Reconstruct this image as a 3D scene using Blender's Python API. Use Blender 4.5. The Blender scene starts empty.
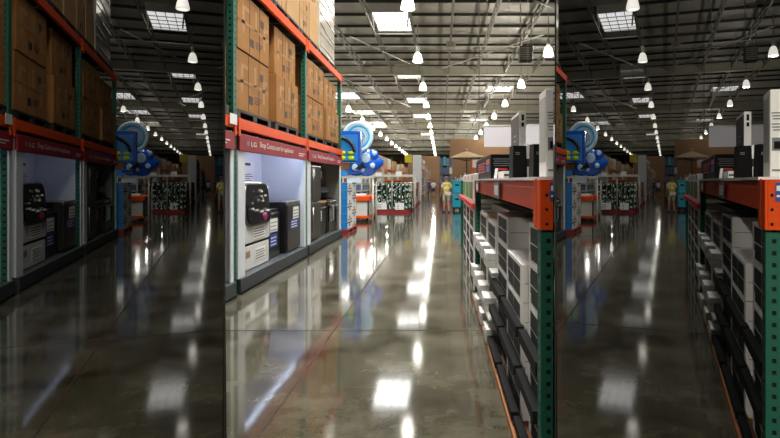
import bpy, bmesh, math, random
from mathutils import Vector, Matrix
random.seed(7)
F = 600.0                       # focal length in pixels of the 780 px wide frame
H = 1.6                         # eye height
COL = bpy.context.scene.collection

# ------------------------------------------------------------------ materials
MATS = {}
def lin(c):
    return tuple(((v/255)/12.92 if v/255 <= .04045 else ((v/255+.055)/1.055)**2.4) for v in c)
def mat(name, rgb, rough=.6, metal=0, var=.12, scale=6, bump=0, coat=0, spec=.5, alpha=None, trans=0):
    m = bpy.data.materials.new(name); m.use_nodes = True
    nt = m.node_tree; b = nt.nodes['Principled BSDF']; c = lin(rgb)
    tc = nt.nodes.new('ShaderNodeTexCoord'); n = nt.nodes.new('ShaderNodeTexNoise')
    n.inputs['Scale'].default_value = scale; n.inputs['Detail'].default_value = 5
    nt.links.new(tc.outputs['Object'], n.inputs['Vector'])
    mx = nt.nodes.new('ShaderNodeMixRGB'); mx.inputs[1].default_value = tuple(v*(1-var) for v in c)+(1,)
    mx.inputs[2].default_value = tuple(min(1, v*(1+var)) for v in c)+(1,)
    nt.links.new(n.outputs['Fac'], mx.inputs[0]); nt.links.new(mx.outputs[0], b.inputs['Base Color'])
    b.inputs['Roughness'].default_value = rough; b.inputs['Metallic'].default_value = metal
    b.inputs['Specular IOR Level'].default_value = spec; b.inputs['Coat Weight'].default_value = coat
    b.inputs['Transmission Weight'].default_value = trans
    if bump:
        bp = nt.nodes.new('ShaderNodeBump'); bp.inputs['Strength'].default_value = bump; bp.inputs['Distance'].default_value = .02
        nt.links.new(n.outputs['Fac'], bp.inputs['Height']); nt.links.new(bp.outputs['Normal'], b.inputs['Normal'])
    MATS[name] = m
    return m
def glow(name, rgb, strength):
    m = bpy.data.materials.new(name); m.use_nodes = True; nt = m.node_tree; b = nt.nodes['Principled BSDF']
    b.inputs['Base Color'].default_value = (.8, .8, .8, 1)
    b.inputs['Emission Color'].default_value = lin(rgb)+(1,); b.inputs['Emission Strength'].default_value = strength
    MATS[name] = m
mat('cardboard', (160, 112, 62), .8, spec=.2, var=.35, scale=2.2, bump=.1)
mat('cardboard_pale', (176, 136, 86), .7, var=.12, scale=3)
mat('cardboard_tape', (170, 124, 74), .6, spec=.25, var=.3, scale=7)
mat('print_dark', (44, 36, 32), .6)
mat('rack_orange', (232, 80, 16), .55, var=.12, scale=4, spec=.2)
mat('rack_green', (36, 98, 80), .5, var=.2, scale=9, spec=.3)
mat('hole_dark', (8, 12, 12), .8)
mat('pallet_black', (22, 22, 24), .6)
mat('pallet_wood', (168, 104, 52), .75, var=.25, scale=8)
mat('pallet_red', (150, 26, 24), .5)
mat('banner_red', (150, 14, 34), .6, var=.05)
mat('ink_white', (240, 238, 235), .6, var=.02)
mat('ink_black', (14, 14, 16), .7, var=.02, spec=.15)
mat('ink_grey', (120, 122, 126), .6, var=.1, scale=60)
mat('ink_red', (214, 30, 40), .5, var=.05)
mat('ink_blue', (40, 78, 170), .5, var=.1)
mat('panel_white', (226, 230, 236), .45, var=.03)
mat('panel_grey', (150, 148, 142), .55, var=.08)
mat('platform_grey', (50, 56, 60), .5, var=.1)
mat('washer_white', (238, 238, 236), .25, var=.03, coat=.3)
mat('glass_black', (10, 10, 14), .06, var=.2, coat=.6)
mat('steel_dark', (74, 70, 68), .3, metal=.7, var=.1)
mat('steel', (150, 148, 146), .28, metal=.8, var=.1)
mat('black_plastic', (20, 20, 22), .35, var=.1)
mat('black_matte', (15, 15, 16), .75, var=.1, spec=.12)
mat('carton_white', (242, 240, 236), .5, var=.05)
mat('carton_grey', (186, 186, 184), .55, var=.05)
mat('window_dark', (40, 43, 45), .6, var=.35, scale=14, spec=.2)
mat('wrap', (190, 180, 164), .2, var=.3, scale=2.5, bump=.6, coat=.4)
mat('blue_box', (30, 128, 206), .45, var=.1)
mat('cyan', (60, 176, 230), .2, var=.15, coat=.5)
mat('pool_blue', (26, 92, 200), .2, var=.2, coat=.5)
mat('pool_clear', (196, 224, 240), .12, var=.1, coat=.6)
mat('lime', (196, 220, 30), .4)
mat('leaf_green', (22, 84, 58), .5, var=.4, scale=12)
mat('dark_green', (12, 50, 40), .45, var=.3, scale=8)
mat('skin', (196, 140, 108), .55, var=.05)
mat('hair_grey', (120, 108, 96), .7)
mat('hair_dark', (40, 30, 26), .7)
mat('shirt_yellow', (232, 220, 140), .8, var=.05)
mat('shirt_white', (232, 232, 232), .8, var=.05)
mat('shirt_blue', (70, 96, 160), .8, var=.05)
mat('shirt_rose', (190, 90, 90), .8, var=.05)
mat('shorts_khaki', (206, 200, 180), .8, var=.05)
mat('denim', (52, 60, 84), .8, var=.1)
mat('shoe', (60, 56, 54), .7)
mat('umbrella_beige', (188, 164, 128), .8, var=.08)
mat('teal', (24, 168, 196), .35, var=.1)
mat('truss', (122, 118, 106), .6, var=.12)
mat('truss_dark', (50, 48, 44), .6, var=.12)
mat('girder', (168, 164, 146), .6, var=.1, scale=2)
mat('pipe_white', (200, 198, 188), .5)
mat('wall_brown', (126, 96, 68), .8, var=.15, scale=.6)
mat('wall_grey', (116, 112, 104), .85, var=.1, scale=.3)
mat('cloth_white', (196, 192, 198), .9, var=.05)
mat('divider', (26, 24, 22), .9, var=.05)
mat('yellow', (222, 204, 30), .5)
mat('goods_blue', (70, 100, 140), .5, var=.2)
mat('goods_red', (170, 60, 50), .5, var=.2)
mat('goods_tan', (176, 140, 100), .6, var=.2)
mat('goods_pale', (206, 206, 200), .5, var=.1)
mat('goods_green', (96, 140, 60), .6, var=.5, scale=18)
mat('magenta', (170, 30, 110), .35)
mat('joint', (40, 36, 30), .9)
# corrugated roof deck: ribs run along the aisle
def deck_mat():
    m = mat('roof_deck', (196, 192, 178), .55, var=.14, scale=.35)
    nt = m.node_tree; b = nt.nodes['Principled BSDF']
    tc = nt.nodes.new('ShaderNodeTexCoord'); w = nt.nodes.new('ShaderNodeTexWave'); w.bands_direction = 'Y'
    w.inputs['Scale'].default_value = 1.4; nt.links.new(tc.outputs['Object'], w.inputs['Vector'])
    bp = nt.nodes.new('ShaderNodeBump'); bp.inputs['Distance'].default_value = .12; bp.inputs['Strength'].default_value = .7
    nt.links.new(w.outputs['Fac'], bp.inputs['Height']); nt.links.new(bp.outputs['Normal'], b.inputs['Normal'])
deck_mat()
# polished, mottled, slightly wavy concrete
def floor_mat():
    m = bpy.data.materials.new('polished_concrete'); m.use_nodes = True; nt = m.node_tree; b = nt.nodes['Principled BSDF']
    L = nt.links.new; N = nt.nodes.new
    tc = N('ShaderNodeTexCoord')
    n1 = N('ShaderNodeTexNoise'); n1.inputs['Scale'].default_value = 1.3; n1.inputs['Detail'].default_value = 9; n1.inputs['Roughness'].default_value = .7
    n2 = N('ShaderNodeTexNoise'); n2.inputs['Scale'].default_value = 60; n2.inputs['Detail'].default_value = 3
    L(tc.outputs['Object'], n1.inputs['Vector']); L(tc.outputs['Object'], n2.inputs['Vector'])
    r = N('ShaderNodeValToRGB'); r.color_ramp.elements[0].position = .36; r.color_ramp.elements[1].position = .64
    r.color_ramp.elements[0].color = lin((52, 48, 36))+(1,); r.color_ramp.elements[1].color = lin((108, 104, 88))+(1,)
    L(n1.outputs['Fac'], r.inputs[0])
    mx = N('ShaderNodeMixRGB'); mx.blend_type = 'MULTIPLY'; mx.inputs[0].default_value = .35
    L(r.outputs[0], mx.inputs[1]); L(n2.outputs['Fac'], mx.inputs[2]); L(mx.outputs[0], b.inputs['Base Color'])
    rr = N('ShaderNodeMapRange'); rr.inputs['To Min'].default_value = .045; rr.inputs['To Max'].default_value = .115
    L(n1.outputs['Fac'], rr.inputs['Value']); L(rr.outputs[0], b.inputs['Roughness'])
    n3 = N('ShaderNodeTexNoise'); n3.inputs['Scale'].default_value = 2.2; n3.inputs['Detail'].default_value = 2
    L(tc.outputs['Object'], n3.inputs['Vector'])
    bp = N('ShaderNodeBump'); bp.inputs['Strength'].default_value = .05; bp.inputs['Distance'].default_value = .01
    L(n3.outputs['Fac'], bp.inputs['Height']); L(bp.outputs['Normal'], b.inputs['Normal'])
    b.inputs['Specular IOR Level'].default_value = .5
    MATS['polished_concrete'] = m
floor_mat()
for tag_, k in (('bright', 1.0), ('dim', .09)):
    glow('lamp_'+tag_, (255, 250, 236), 5*k if k == 1 else .42)
    glow('sky_'+tag_, (250, 252, 255), 2.2 if k == 1 else .42)
    glow('led_'+tag_, (196, 216, 255), 16 if k == 1 else 1.3)

# ------------------------------------------------------------------ description of things (built once, placed in every aisle)
class Part:
    def __init__(s, name, label=None, kind=None):
        s.name, s.label, s.kind = name, label, kind; s.V = []; s.F = []; s.M = []; s.S = []; s.sub = []
    def add(s, vs, fs, m, smooth=False):
        o = len(s.V); s.V += [tuple(v) for v in vs]
        for f in fs: s.F.append([i+o for i in f]); s.M.append(m); s.S.append(smooth)
        return s
    def box(s, x0, x1, y0, y1, z0, z1, m, bev=0):
        x0, x1 = min(x0, x1), max(x0, x1); y0, y1 = min(y0, y1), max(y0, y1); z0, z1 = min(z0, z1), max(z0, z1)
        if not bev:
            v = [(x, y, z) for x in (x0, x1) for y in (y0, y1) for z in (z0, z1)]
            return s.add(v, [(0, 1, 3, 2), (4, 6, 7, 5), (0, 4, 5, 1), (2, 3, 7, 6), (0, 2, 6, 4), (1, 5, 7, 3)], m)
        bm = bmesh.new(); bmesh.ops.create_cube(bm, size=1)
        for v in bm.verts: v.co = Vector(((x0+x1)/2+v.co.x*(x1-x0), (y0+y1)/2+v.co.y*(y1-y0), (z0+z1)/2+v.co.z*(z1-z0)))
        bmesh.ops.bevel(bm, geom=bm.edges[:], offset=min(bev, .45*min(x1-x0, y1-y0, z1-z0)), segments=2, profile=.6, affect='EDGES')
        s.add([v.co for v in bm.verts], [[v.index for v in f.verts] for f in bm.faces], m); bm.free(); return s
    def tube(s, p0, p1, r0, r1, m, n=10, cap=True):
        p0, p1 = Vector(p0), Vector(p1); d = (p1-p0).normalized()
        a = d.orthogonal().normalized(); b = d.cross(a); vs = []
        for p, r in ((p0, r0), (p1, r1)):
            for k in range(n):
                t = 2*math.pi*k/n; vs.append(p+a*math.cos(t)*r+b*math.sin(t)*r)
        fs = [(k, (k+1) % n, n+(k+1) % n, n+k) for k in range(n)]
        if cap: fs += [tuple(range(n))[::-1], tuple(range(n, 2*n))]
        return s.add(vs, fs, m, n > 6)
    def lathe(s, c, prof, m, n=20):          # prof: (radius, z) from top to bottom
        vs = []; fs = []
        for r, z in prof:
            for k in range(n):
                t = 2*math.pi*k/n; vs.append((c[0]+r*math.cos(t), c[1]+r*math.sin(t), c[2]+z))
        for j in range(len(prof)-1):
            for k in range(n): fs.append((j*n+k, (j+1)*n+k, (j+1)*n+(k+1) % n, j*n+(k+1) % n))
        return s.add(vs, fs, m, True)
    def torus(s, c, R, r, m, axis='y', n=32, k=10):
        vs = []; fs = []
        for i in range(n):
            t = 2*math.pi*i/n
            for j in range(k):
                u = 2*math.pi*j/k; rr = R+r*math.cos(u); h = r*math.sin(u)
                vs.append((c[0]+rr*math.cos(t), c[1]+h, c[2]+rr*math.sin(t)) if axis == 'y' else (c[0]+rr*math.cos(t), c[1]+rr*math.sin(t), c[2]+h))
        for i in range(n):
            for j in range(k): fs.append((i*k+j, ((i+1) % n)*k+j, ((i+1) % n)*k+(j+1) % k, i*k+(j+1) % k))
        return s.add(vs, fs, m, True)
    def ball(s, c, r, m, n=14, jit=0, fn=None):
        if not hasattr(r, '__len__'): r = (r, r, r)
        vs = []; fs = []; kk = n//2
        for i in range(kk+1):
            ph = math.pi*i/kk
            for k in range(n):
                t = 2*math.pi*k/n; d = 1+(fn(ph, t) if fn else 0)
                vs.append((c[0]+r[0]*d*math.sin(ph)*math.cos(t), c[1]+r[1]*d*math.sin(ph)*math.sin(t), c[2]+r[2]*d*math.cos(ph)))
        for i in range(kk):
            for k in range(n): fs.append((i*n+k, (i+1)*n+k, (i+1)*n+(k+1) % n, i*n+(k+1) % n))
        return s.add(vs, fs, m, True)
    def text(s, string, o, xd, zd, height, m, width=None, depth=.002):
        vs, fs = text_mesh(string)
        xs = [v[0] for v in vs]; ys = [v[1] for v in vs]; x0, x1, y0, y1 = min(xs), max(xs), min(ys), max(ys)
        sy = height/(y1-y0); sx = (width/(x1-x0)) if width else sy
        o, xd, zd = Vector(o), Vector(xd), Vector(zd); nd = xd.cross(zd)
        s.add([o+xd*((v[0]-x0)*sx)+zd*((v[1]-y0)*sy)+nd*depth for v in vs], fs, m); return s
TX = {}
def text_mesh(t):
    if t not in TX:
        cu = bpy.data.curves.new('lettering', 'FONT'); cu.body = t; cu.size = 1; cu.resolution_u = 3
        ob = bpy.data.objects.new('lettering', cu); COL.objects.link(ob)
        me = ob.evaluated_get(bpy.context.evaluated_depsgraph_get()).to_mesh()
        TX[t] = ([tuple(v.co) for v in me.vertices], [tuple(p.vertices) for p in me.polygons])
        bpy.data.objects.remove(ob); bpy.data.curves.remove(cu)
    return TX[t]
class Thing:
    def __init__(s, name, label, cat, pivot, group=None, kind=None, single=False):
        s.name, s.label, s.cat, s.pivot, s.group, s.kind = name, label, cat, pivot, group, kind
        s.parts = []; s.single = single; THINGS.append(s)
    def part(s, name, label=None, kind=None):
        p = Part(name, label, kind); s.parts.append((p, None)); return p
    def sub(s, parent, name, label=None):
        p = Part(name, label); s.parts.append((p, parent)); return p
THINGS = []; LIGHTS = []
def one(name, label, cat, pivot, group=None, kind=None):            # a thing that is a single mesh
    t = Thing(name, label, cat, pivot, group, kind, True); return t.part(name)
def struct(name, pivot=(0, 0, 0)): return one(name, None, None, pivot, kind='structure')
ORD20 = ['fifteenth', 'sixteenth', 'seventeenth', 'eighteenth', 'nineteenth', 'twentieth']
ORD = ['first', 'second', 'third', 'fourth', 'fifth', 'sixth', 'seventh', 'eighth', 'ninth', 'tenth', 'eleventh', 'twelfth', 'thirteenth', 'fourteenth']

ORD += ORD20
# ------------------------------------------------------------------ shell
fl = struct('floor'); fl.add([(-40, -1, 0), (34, -1, 0), (34, 242, 0), (-40, 242, 0)], [(0, 1, 2, 3)], 'polished_concrete')
tr = struct('trim_1')
for x in (-12.4, -6.8, -1.13, 4.55): tr.box(x-.008, x+.008, 0, 150, -.02, .0012, 'joint')
tr = struct('trim_2')
for y in (6.4, 16.4, 26.4, 36.4, 46.4, 56.4): tr.box(-14, 14, y-.009, y+.009, -.02, .0013, 'joint')
ce = struct('ceiling'); ce.box(-40, 34, -1, 242, 11.5, 11.6, 'roof_deck')
struct('wall_back').box(-40, 34, 240, 240.3, 0, 11.5, 'wall_brown')
struct('wall_left').box(-34.3, -34, -1, 240, 0, 11.5, 'wall_grey')
struct('wall_right').box(28, 28.3, -1, 240, 0, 11.5, 'wall_grey')
y = 19.6
while y < 200:
    struct('ceiling_purlin', (0, y, 11.3)).box(-34, 28, y-.045, y+.045, 11.34, 11.5, 'truss_dark'); y += 2.65 if y < 60 else (5.3 if y < 110 else 10.6)
for k in range(12):
    x = .7+2.36*(k-8)
    t = Thing('ceiling_truss', None, None, (x, 0, 11), kind='structure', single=True); p = t.part('ceiling_truss')
    p.box(x-.05, x+.05, 10, 235, 11.08, 11.16, 'truss'); p.box(x-.05, x+.05, 10, 235, 10.62, 10.68, 'truss')
    yy = 10
    while yy < 110:
        p.tube((x, yy, 11.08), (x, yy+.75, 10.66), .024, .024, 'truss', 4, False); p.tube((x, yy+.75, 10.66), (x, yy+1.5, 11.08), .024, .024, 'truss', 4, False); yy += 1.5
for k, y in enumerate((50.4, 76, 101.5, 127, 152.5, 178, 203.5)):
    p = struct('ceiling_girder', (0, y, 10.9)); p.box(-34, 28, y-.05, y+.05, 10.5, 11.2, 'girder')
    p.box(-34, 28, y-.22, y+.22, 10.46, 10.52, 'girder'); p.box(-34, 28, y-.22, y+.22, 11.12, 11.18, 'girder')
# sprinkler and conduit runs
pp = struct('trim_3', (0, 40, 10.5))
for y, m_ in ((36.5, 'truss'), (39.8, 'pipe_white'), (41.0, 'truss'), (62, 'truss'), (90, 'truss')): pp.tube((-20, y, 10.5), (18, y, 10.5), .035, .035, m_, 8)
for a, b in (((-5.6, 37.3, 10.55), (-2.3, 45.5, 10.45)), ((3.5, 28, 10.4), (8.2, 33.4, 10.4)), ((-2.9, 64, 10.3), (.3, 58, 10.7)), ((-9, 50, 10.5), (-3.5, 72, 10.4)),
             ((0.2, 47, 10.4), (6.4, 37, 10.6)), ((5, 60, 10.3), (7.6, 52, 10.3)), ((-11, 54, 10.3), (-7, 60, 10.3)), ((2.8, 62, 9.9), (6.4, 55, 10.4))):
    pp.tube(a, b, .045, .045, 'pipe_white', 8)
# skylights
def skylight(x, y, w, d, label, power=150):
    t = Thing('skylight', label, 'skylight', (x, y, 11.2), 'skylights in the roof deck')
    p = t.part('light_panel'); p.box(x-w/2, x+w/2, y-d/2, y+d/2, 11.10, 11.15, 'SKY')
    f = t.part('frame')
    for sx in (-1, 1): f.box(x+sx*w/2-.04, x+sx*w/2+.04, y-d/2, y+d/2, 11.02, 11.5, 'pipe_white')
    for sy in (-1, 1): f.box(x-w/2, x+w/2, y+sy*d/2-.04, y+sy*d/2+.04, 11.02, 11.5, 'pipe_white')
    for q in (-.25, 0, .25): m = t.part('glazing_bar'); m.box(x+q*w-.02, x+q*w+.02, y-d/2, y+d/2, 10.98, 11.02, 'truss')
    for q in (-.3, -.1, .1, .3): m = t.part('glazing_bar'); m.box(x-w/2, x+w/2, y+q*d-.03, y+q*d+.03, 10.97, 11.01, 'truss')
    for sx in (-1, 1): h = t.part('hanger'); h.tube((x+sx*w/2, y-d/2, 11.1), (x+sx*(w/2-.1), y-d/2+.4, 9.9 if y > 50 else 10.3), .05, .05, 'pipe_white', 6)
    LIGHTS.append(('AREA', (x, y, 11.07), power, (w-.12, d-.12), (1, .985, .93)))
for i in range(6): skylight(-2.8, 35.7+17.5*i, 2.1, 4.2, 'white skylight, %s from the front above the aisle' % ORD[i])
for i in range(3): skylight(6.1, 62+16*i, 2.6, 3.4, 'white skylight, %s from the front right of the aisle' % ORD[i])
for i in range(3): skylight(-10.6, 67+16*i, 3.0, 5, 'white skylight, %s from the front left of the aisle' % ORD[i])

for x, y, w_, d_, nm in ((-.7, 7.2, 1.6, 3.2, 'nearest, over the entrance of the aisle'), (-2.9, 19.3, 2.1, 4.2, 'second, over the entrance of the aisle'), (1.3, 15, 2.0, 4.0, 'near, over the right rack')):  # out-of-view skylights added as fill for the near floor and racks
    skylight(x, y, w_, d_, 'added fill skylight, '+nm, 1150)
# bell lamps
def lamp(x, y, z, label, power):
    t = Thing('pendant_lamp', label, 'lamp', (x, y, z), 'bell lamps hanging from the roof')
    s = t.part('lamp_shade'); s.lathe((x, y, z), [(.05, .32), (.12, .3), (.19, .2), (.235, .05), (.27, -.12), (.28, -.2), (.25, -.22), (.02, -.23)], 'LAMP')
    h = t.part('housing'); h.lathe((x, y, z), [(.02, .7), (.1, .68), (.11, .4), (.07, .33), (.05, .32)], 'pipe_white')
    st = t.part('stem'); st.tube((x, y, z+.68), (x, y, 10.7), .022, .022, 'truss', 6)
    if power: LIGHTS.append(('POINT', (x, y, z-.45), power, .2, (1, .95, .84)))
for i in range(20): lamp(-1.28, 2.6+10.6*i, 8.6, 'white bell lamp, %s from the front, row above the aisle' % ORD[i], 20 if i < 8 else 150*(i % 2))
for i in range(14): lamp(5.9, 10.9+10.9*i, 8.6, 'white bell lamp, %s from the front, row right of the aisle' % ORD[i], 700)
for i in range(16): lamp(-9.0, 16.6+10.6*i, 8.6, 'white bell lamp, %s from the front, row left of the aisle' % ORD[i], 200 if i < 6 else 500)
for i in range(6): lamp(-16.6, 38+12*i, 8.6, 'white bell lamp, %s from the front, far left row' % ORD[i], 1100*(i % 2))
p = one('speaker_box', 'beige box fixed under the roof truss above the aisle', 'speaker', (.75, 39, 10.2)); p.box(.42, 1.0, 38.8, 39.4, 10.2, 10.62, 'girder', .03); p.box(.5, .92, 38.77, 38.8, 10.26, 10.56, 'truss')
t = Thing('unit_heater', 'dark unit heater hanging under the roof at the right', 'heater', (4.5, 31, 7.7))
t.part('housing').box(4.1, 4.75, 30.7, 31.4, 7.75, 8.5, 'truss_dark', .04); q = t.part('louver')
for k in range(6): q.box(4.15, 4.7, 30.66, 30.7, 7.8+k*.11, 7.86+k*.11, 'truss')
for x in (4.15, 4.7): q = t.part('hanger'); q.tube((x, 31, 8.5), (x, 31, 11.5), .02, .02, 'truss', 6)
p = one('cable', 'thin dark cable hanging from the roof behind the umbrella', 'cable', (1.3, 20, 0)); p.tube((1.3, 20, 3.0), (1.3, 20, 11.5), .012, .012, 'truss_dark', 6)

N_OWN = len(THINGS), len(LIGHTS)
for i, x in enumerate((-3.2, 0, 3.2)):  # unseen lamps added behind the camera to brighten near camera-facing sides
    lamp(x, -3.0, 5.2, 'added white bell lamp behind the camera, %s from the left' % ORD[i], 330)
FILL_LAMPS = THINGS[N_OWN[0]:]; del THINGS[N_OWN[0]:]; FILL_LIGHTS = LIGHTS[N_OWN[1]:]; del LIGHTS[N_OWN[1]:]
# ------------------------------------------------------------------ racks
def holed(p, o, u, v, w, h, m, pitch, hs, cols=1):
    """perforated strip: origin o, width dir u, height dir v"""
    o, u, v = Vector(o), Vector(u), Vector(v); n = int(h/pitch)
    for k in range(n+1):
        a, b = k*pitch, min(h, (k+1)*pitch)
        if b-a < hs*1.4:
            p.add([o+v*a, o+u*w+v*a, o+u*w+v*b, o+v*b], [(0, 1, 2, 3)], m); continue
        cx, cz = w/2, (a+b)/2; x0, x1, z0, z1 = cx-hs*.5, cx+hs*.5, cz-hs*.5, cz+hs*.5
        xs, zs = (0, x0, x1, w), (a, z0, z1, b)
        for i in range(3):
            for j in range(3):
                if i == 1 and j == 1: continue
                p.add([o+u*xs[i]+v*zs[j], o+u*xs[i+1]+v*zs[j], o+u*xs[i+1]+v*zs[j+1], o+u*xs[i]+v*zs[j+1]], [(0, 1, 2, 3)], m)
def upright(t, x, side, y, w, d, h, pitch, hs):
    """side: direction of the aisle (+1: aisle at larger x). x: aisle face."""
    p = t.part('upright')
    xb = x-side*w; lo, hi = min(x, xb), max(x, xb)
    p.box(lo+.008, hi-.008, y+.01, y+d-.002, 0, h-.01, 'hole_dark')
    holed(p, (lo, y, 0), (1, 0, 0), (0, 0, 1), w, h, 'rack_green', pitch, hs)
    holed(p, (x, y, 0), (0, 1, 0), (0, 0, 1), d, h, 'rack_green', pitch, hs)
    p.box(lo, hi, y+d-.004, y+d, 0, h, 'rack_green'); p.box(min(xb, xb+side*.004), max(xb, xb+side*.004), y, y+d, 0, h, 'rack_green')
    p.box(lo-.02, hi+.02, y-.02, y+d+.02, 0, .012, 'rack_green')
def beam(t, x, side, y0, y1, z0, z1, th, conn=None):
    p = t.part('beam'); lo, hi = min(x, x-side*th), max(x, x-side*th)
    p.box(lo, hi, y0, y1, z0, z1-.03, 'rack_orange', .008); p.box(lo-(side > 0)*.02, hi+(side < 0)*.02, y0, y1, z1-.035, z1, 'rack_orange', .006)
    if conn:
        for yy in (y0-.02, y1-.06): p.box(x-.005, x+side*.012, yy, yy+.08, z0-conn, z1+.01, 'rack_orange', .004)
XL = -2.83
RK = Thing('pallet_rack', 'tall orange and green pallet rack along the left side of the aisle', 'rack', (XL, 3.9, 0))
POSTS = (3.75, 8.22, 12.62, 17.1)
for y in POSTS:
    upright(RK, XL, 1, y, .1, .13, 4.62, .09, .032); upright(RK, -3.95, 1, y, .1, .13, 4.62, .2, .03)
for a, b in zip(POSTS[:-1], POSTS[1:]):
    for z0, z1 in ((2.32, 2.47), (4.42, 4.58)):
        beam(RK, XL+.03, 1, a+.13, b, z0, z1, .06, .1); beam(RK, -3.95, 1, a+.13, b, z0, z1, .06)
    for z1 in (2.46, 4.57):
        for k in range(5): q = RK.part('deck_support'); q.box(-3.95, XL-.03, a+.4+k*.85, a+.46+k*.85, z1-.04, z1, 'steel')
q = RK.part('price_tag', 'white tags on the orange beam')
for y, z in ((8.3, 2.5),): q.box(XL+.045, XL+.05, y-.35, y-.08, 2.36, 2.5, 'ink_white')

def pallet(x0, x1, y0, y1, z, label, m='pallet_black', h=.14, group='pallets under the cartons'):
    t = Thing('pallet', label, 'pallet', ((x0+x1)/2, (y0+y1)/2, z), group)
    d = t.part('deck'); d.box(x0, x1, y0, y1, z+h-.04, z+h, m, .006); d.box(x0, x1, y0, y1, z, z+.02, m)
    for j in range(3):
        cy = y0+.09+(y1-y0-.18)*j/2; t.part('stringer').box(x0, x1, cy-.09, cy+.09, z+.019, z+h-.039, m)
def carton(x0, x1, y0, y1, z0, z1, label, group, face=1, m='cardboard', marks=True, tape=True, cat='carton'):
    """brown carton; face=+1: aisle side is x1"""
    t = Thing('carton', label, cat, ((x0+x1)/2, (y0+y1)/2, z0), group)
    b = t.part('body'); b.box(x0, x1, y0, y1, z0, z1, m, .012)
    xf = x1 if face > 0 else x0; e = .0025*face; L = y1-y0; hh = z1-z0
    def pl(p, a, b_, c, d, mm, k=1): p.box(xf, xf+e*k, y0+L*a, y0+L*b_, z0+hh*c, z0+hh*d, mm)
    if tape:
        s = t.part('tape')
        pl(s, .03, .97, .47, .53, 'cardboard_tape'); pl(s, .12, .2, .3, .8, 'cardboard_tape'); pl(s, .2, .33, .72, .8, 'cardboard_tape')
        pl(s, .78, .86, .25, .7, 'cardboard_tape'); pl(s, .5, .58, .5, .86, 'cardboard_tape'); pl(s, .86, .95, .62, .7, 'cardboard_tape')
        s.box(x0+.2*(x1-x0), x0+.28*(x1-x0), y0-.0025, y0, z0+.1, z1-.05, 'cardboard_tape')
        c = t.part('seam'); pl(c, .343, .349, 0, 1, 'print_dark', 1.3); pl(c, .66, .666, 0, 1, 'print_dark', 1.3); pl(c, .0, 1, .496, .501, 'print_dark', 1.4)
    if marks:
        q = t.part('printed_label')
        pl(q, .37, .47, .16, .3, 'print_dark', 1.6); pl(q, .7, .8, .66, .79, 'print_dark', 1.6)
        for k in range(3): pl(q, .54, .68+.04*k, .2+.05*k, .215+.05*k, 'print_dark', 1.2)
# lower deck: 2 high cartons on black pallets
st_names = ['first', 'second', 'third', 'fourth']
cols = [(8.42, 10.06, 4.33), (10.42, 12.0, 4.31), (12.85, 14.75, 4.24), (14.95, 16.75, 4.2)]
for n, (a, b, top) in enumerate(cols):
    pallet(XL-1.05, XL-.02, a-.03, b+.06, 2.475, 'black pallet under the %s carton stack of the middle rack level' % st_names[n])
    zm = 2.62+(top-2.62)/2
    dx = (.0, .03, .0, .04)[n]
    carton(XL-1.0, XL-.04+dx, a, b, 2.617, zm, 'brown carton, lower one of the %s stack, middle rack level' % st_names[n], 'brown cartons on the left rack')
    carton(XL-1.0, XL-.03-dx, a+.05, b-.02, zm+.012, top, 'brown carton, upper one of the %s stack, middle rack level' % st_names[n], 'brown cartons on the left rack')
w = one('plastic_wrap', 'white plastic wrap over the top of the third carton stack', 'wrap', (XL-.5, 13.6, 3.6))
w.box(XL-.045, XL-.035, 13.5, 14.74, 3.62, 4.25, 'wrap'); w.box(XL-1.0, XL-.035, 13.3, 14.74, 4.245, 4.262, 'wrap')
# previous bay
for n, (a, b) in enumerate(((4.0, 5.9), (6.2, 8.05))):
    pallet(XL-1.05, XL-.02, a-.03, b+.06, 2.475, 'black pallet, middle rack level, %s near bay' % ('front of' if n == 0 else 'rear of'))
    carton(XL-1.0, XL-.04, a, b, 2.617, 3.45, 'brown carton in the nearest rack bay, lower, %s' % ('front' if n == 0 else 'beside the green upright'), 'brown cartons on the left rack')
    carton(XL-1.0, XL-.05, a, b, 3.452, 4.3, 'brown carton in the nearest rack bay, upper, %s' % ('front' if n == 0 else 'beside the green upright'), 'brown cartons on the left rack')
# top deck
ups = [(8.4, 9.3), (9.36, 10.25), (10.3, 11.15), (11.25, 12.25), (12.3, 13.15), (13.2, 14.12)]
for n, (a, b) in enumerate(ups):
    if n % 2 == 0: pallet(XL-1.05, XL-.02, a, ups[n+1][1], 4.585, 'black pallet, top rack level, %s from the front' % ORD[n//2])
    for k in range(3):
        z0 = 4.727+k*.8
        carton(XL-1.0, XL-.04-.02*(k % 2), a+.01, b-.02, z0, z0+.797, 'tall pale carton, %s column of the top rack level, %s tier' % (ORD[n], ('bottom', 'middle', 'top')[k]), 'pale cartons on the top level', m='cardboard_pale', marks=(k+n) % 2 == 0, tape=(n % 2 == 0))
pallet(XL-1.05, XL-.02, 14.2, 16.6, 4.585, 'black pallet under the wrapped white load, top rack level')
t = Thing('wrapped_load', 'tall pallet load wrapped in white plastic, end of the top level', 'load', (XL-.5, 15.3, 4.72))
b = t.part('load'); b.box(XL-1.0, XL-.05, 14.35, 16.4, 4.727, 7.1, 'wrap', .05)
f = t.part('wrap_fold')
for k in range(9): f.tube((XL-.045, 14.4, 4.9+k*.25), (XL-.045, 16.35, 4.85+k*.25+.1*math.sin(k*2.1)), .012, .012, 'wrap', 6)

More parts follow.
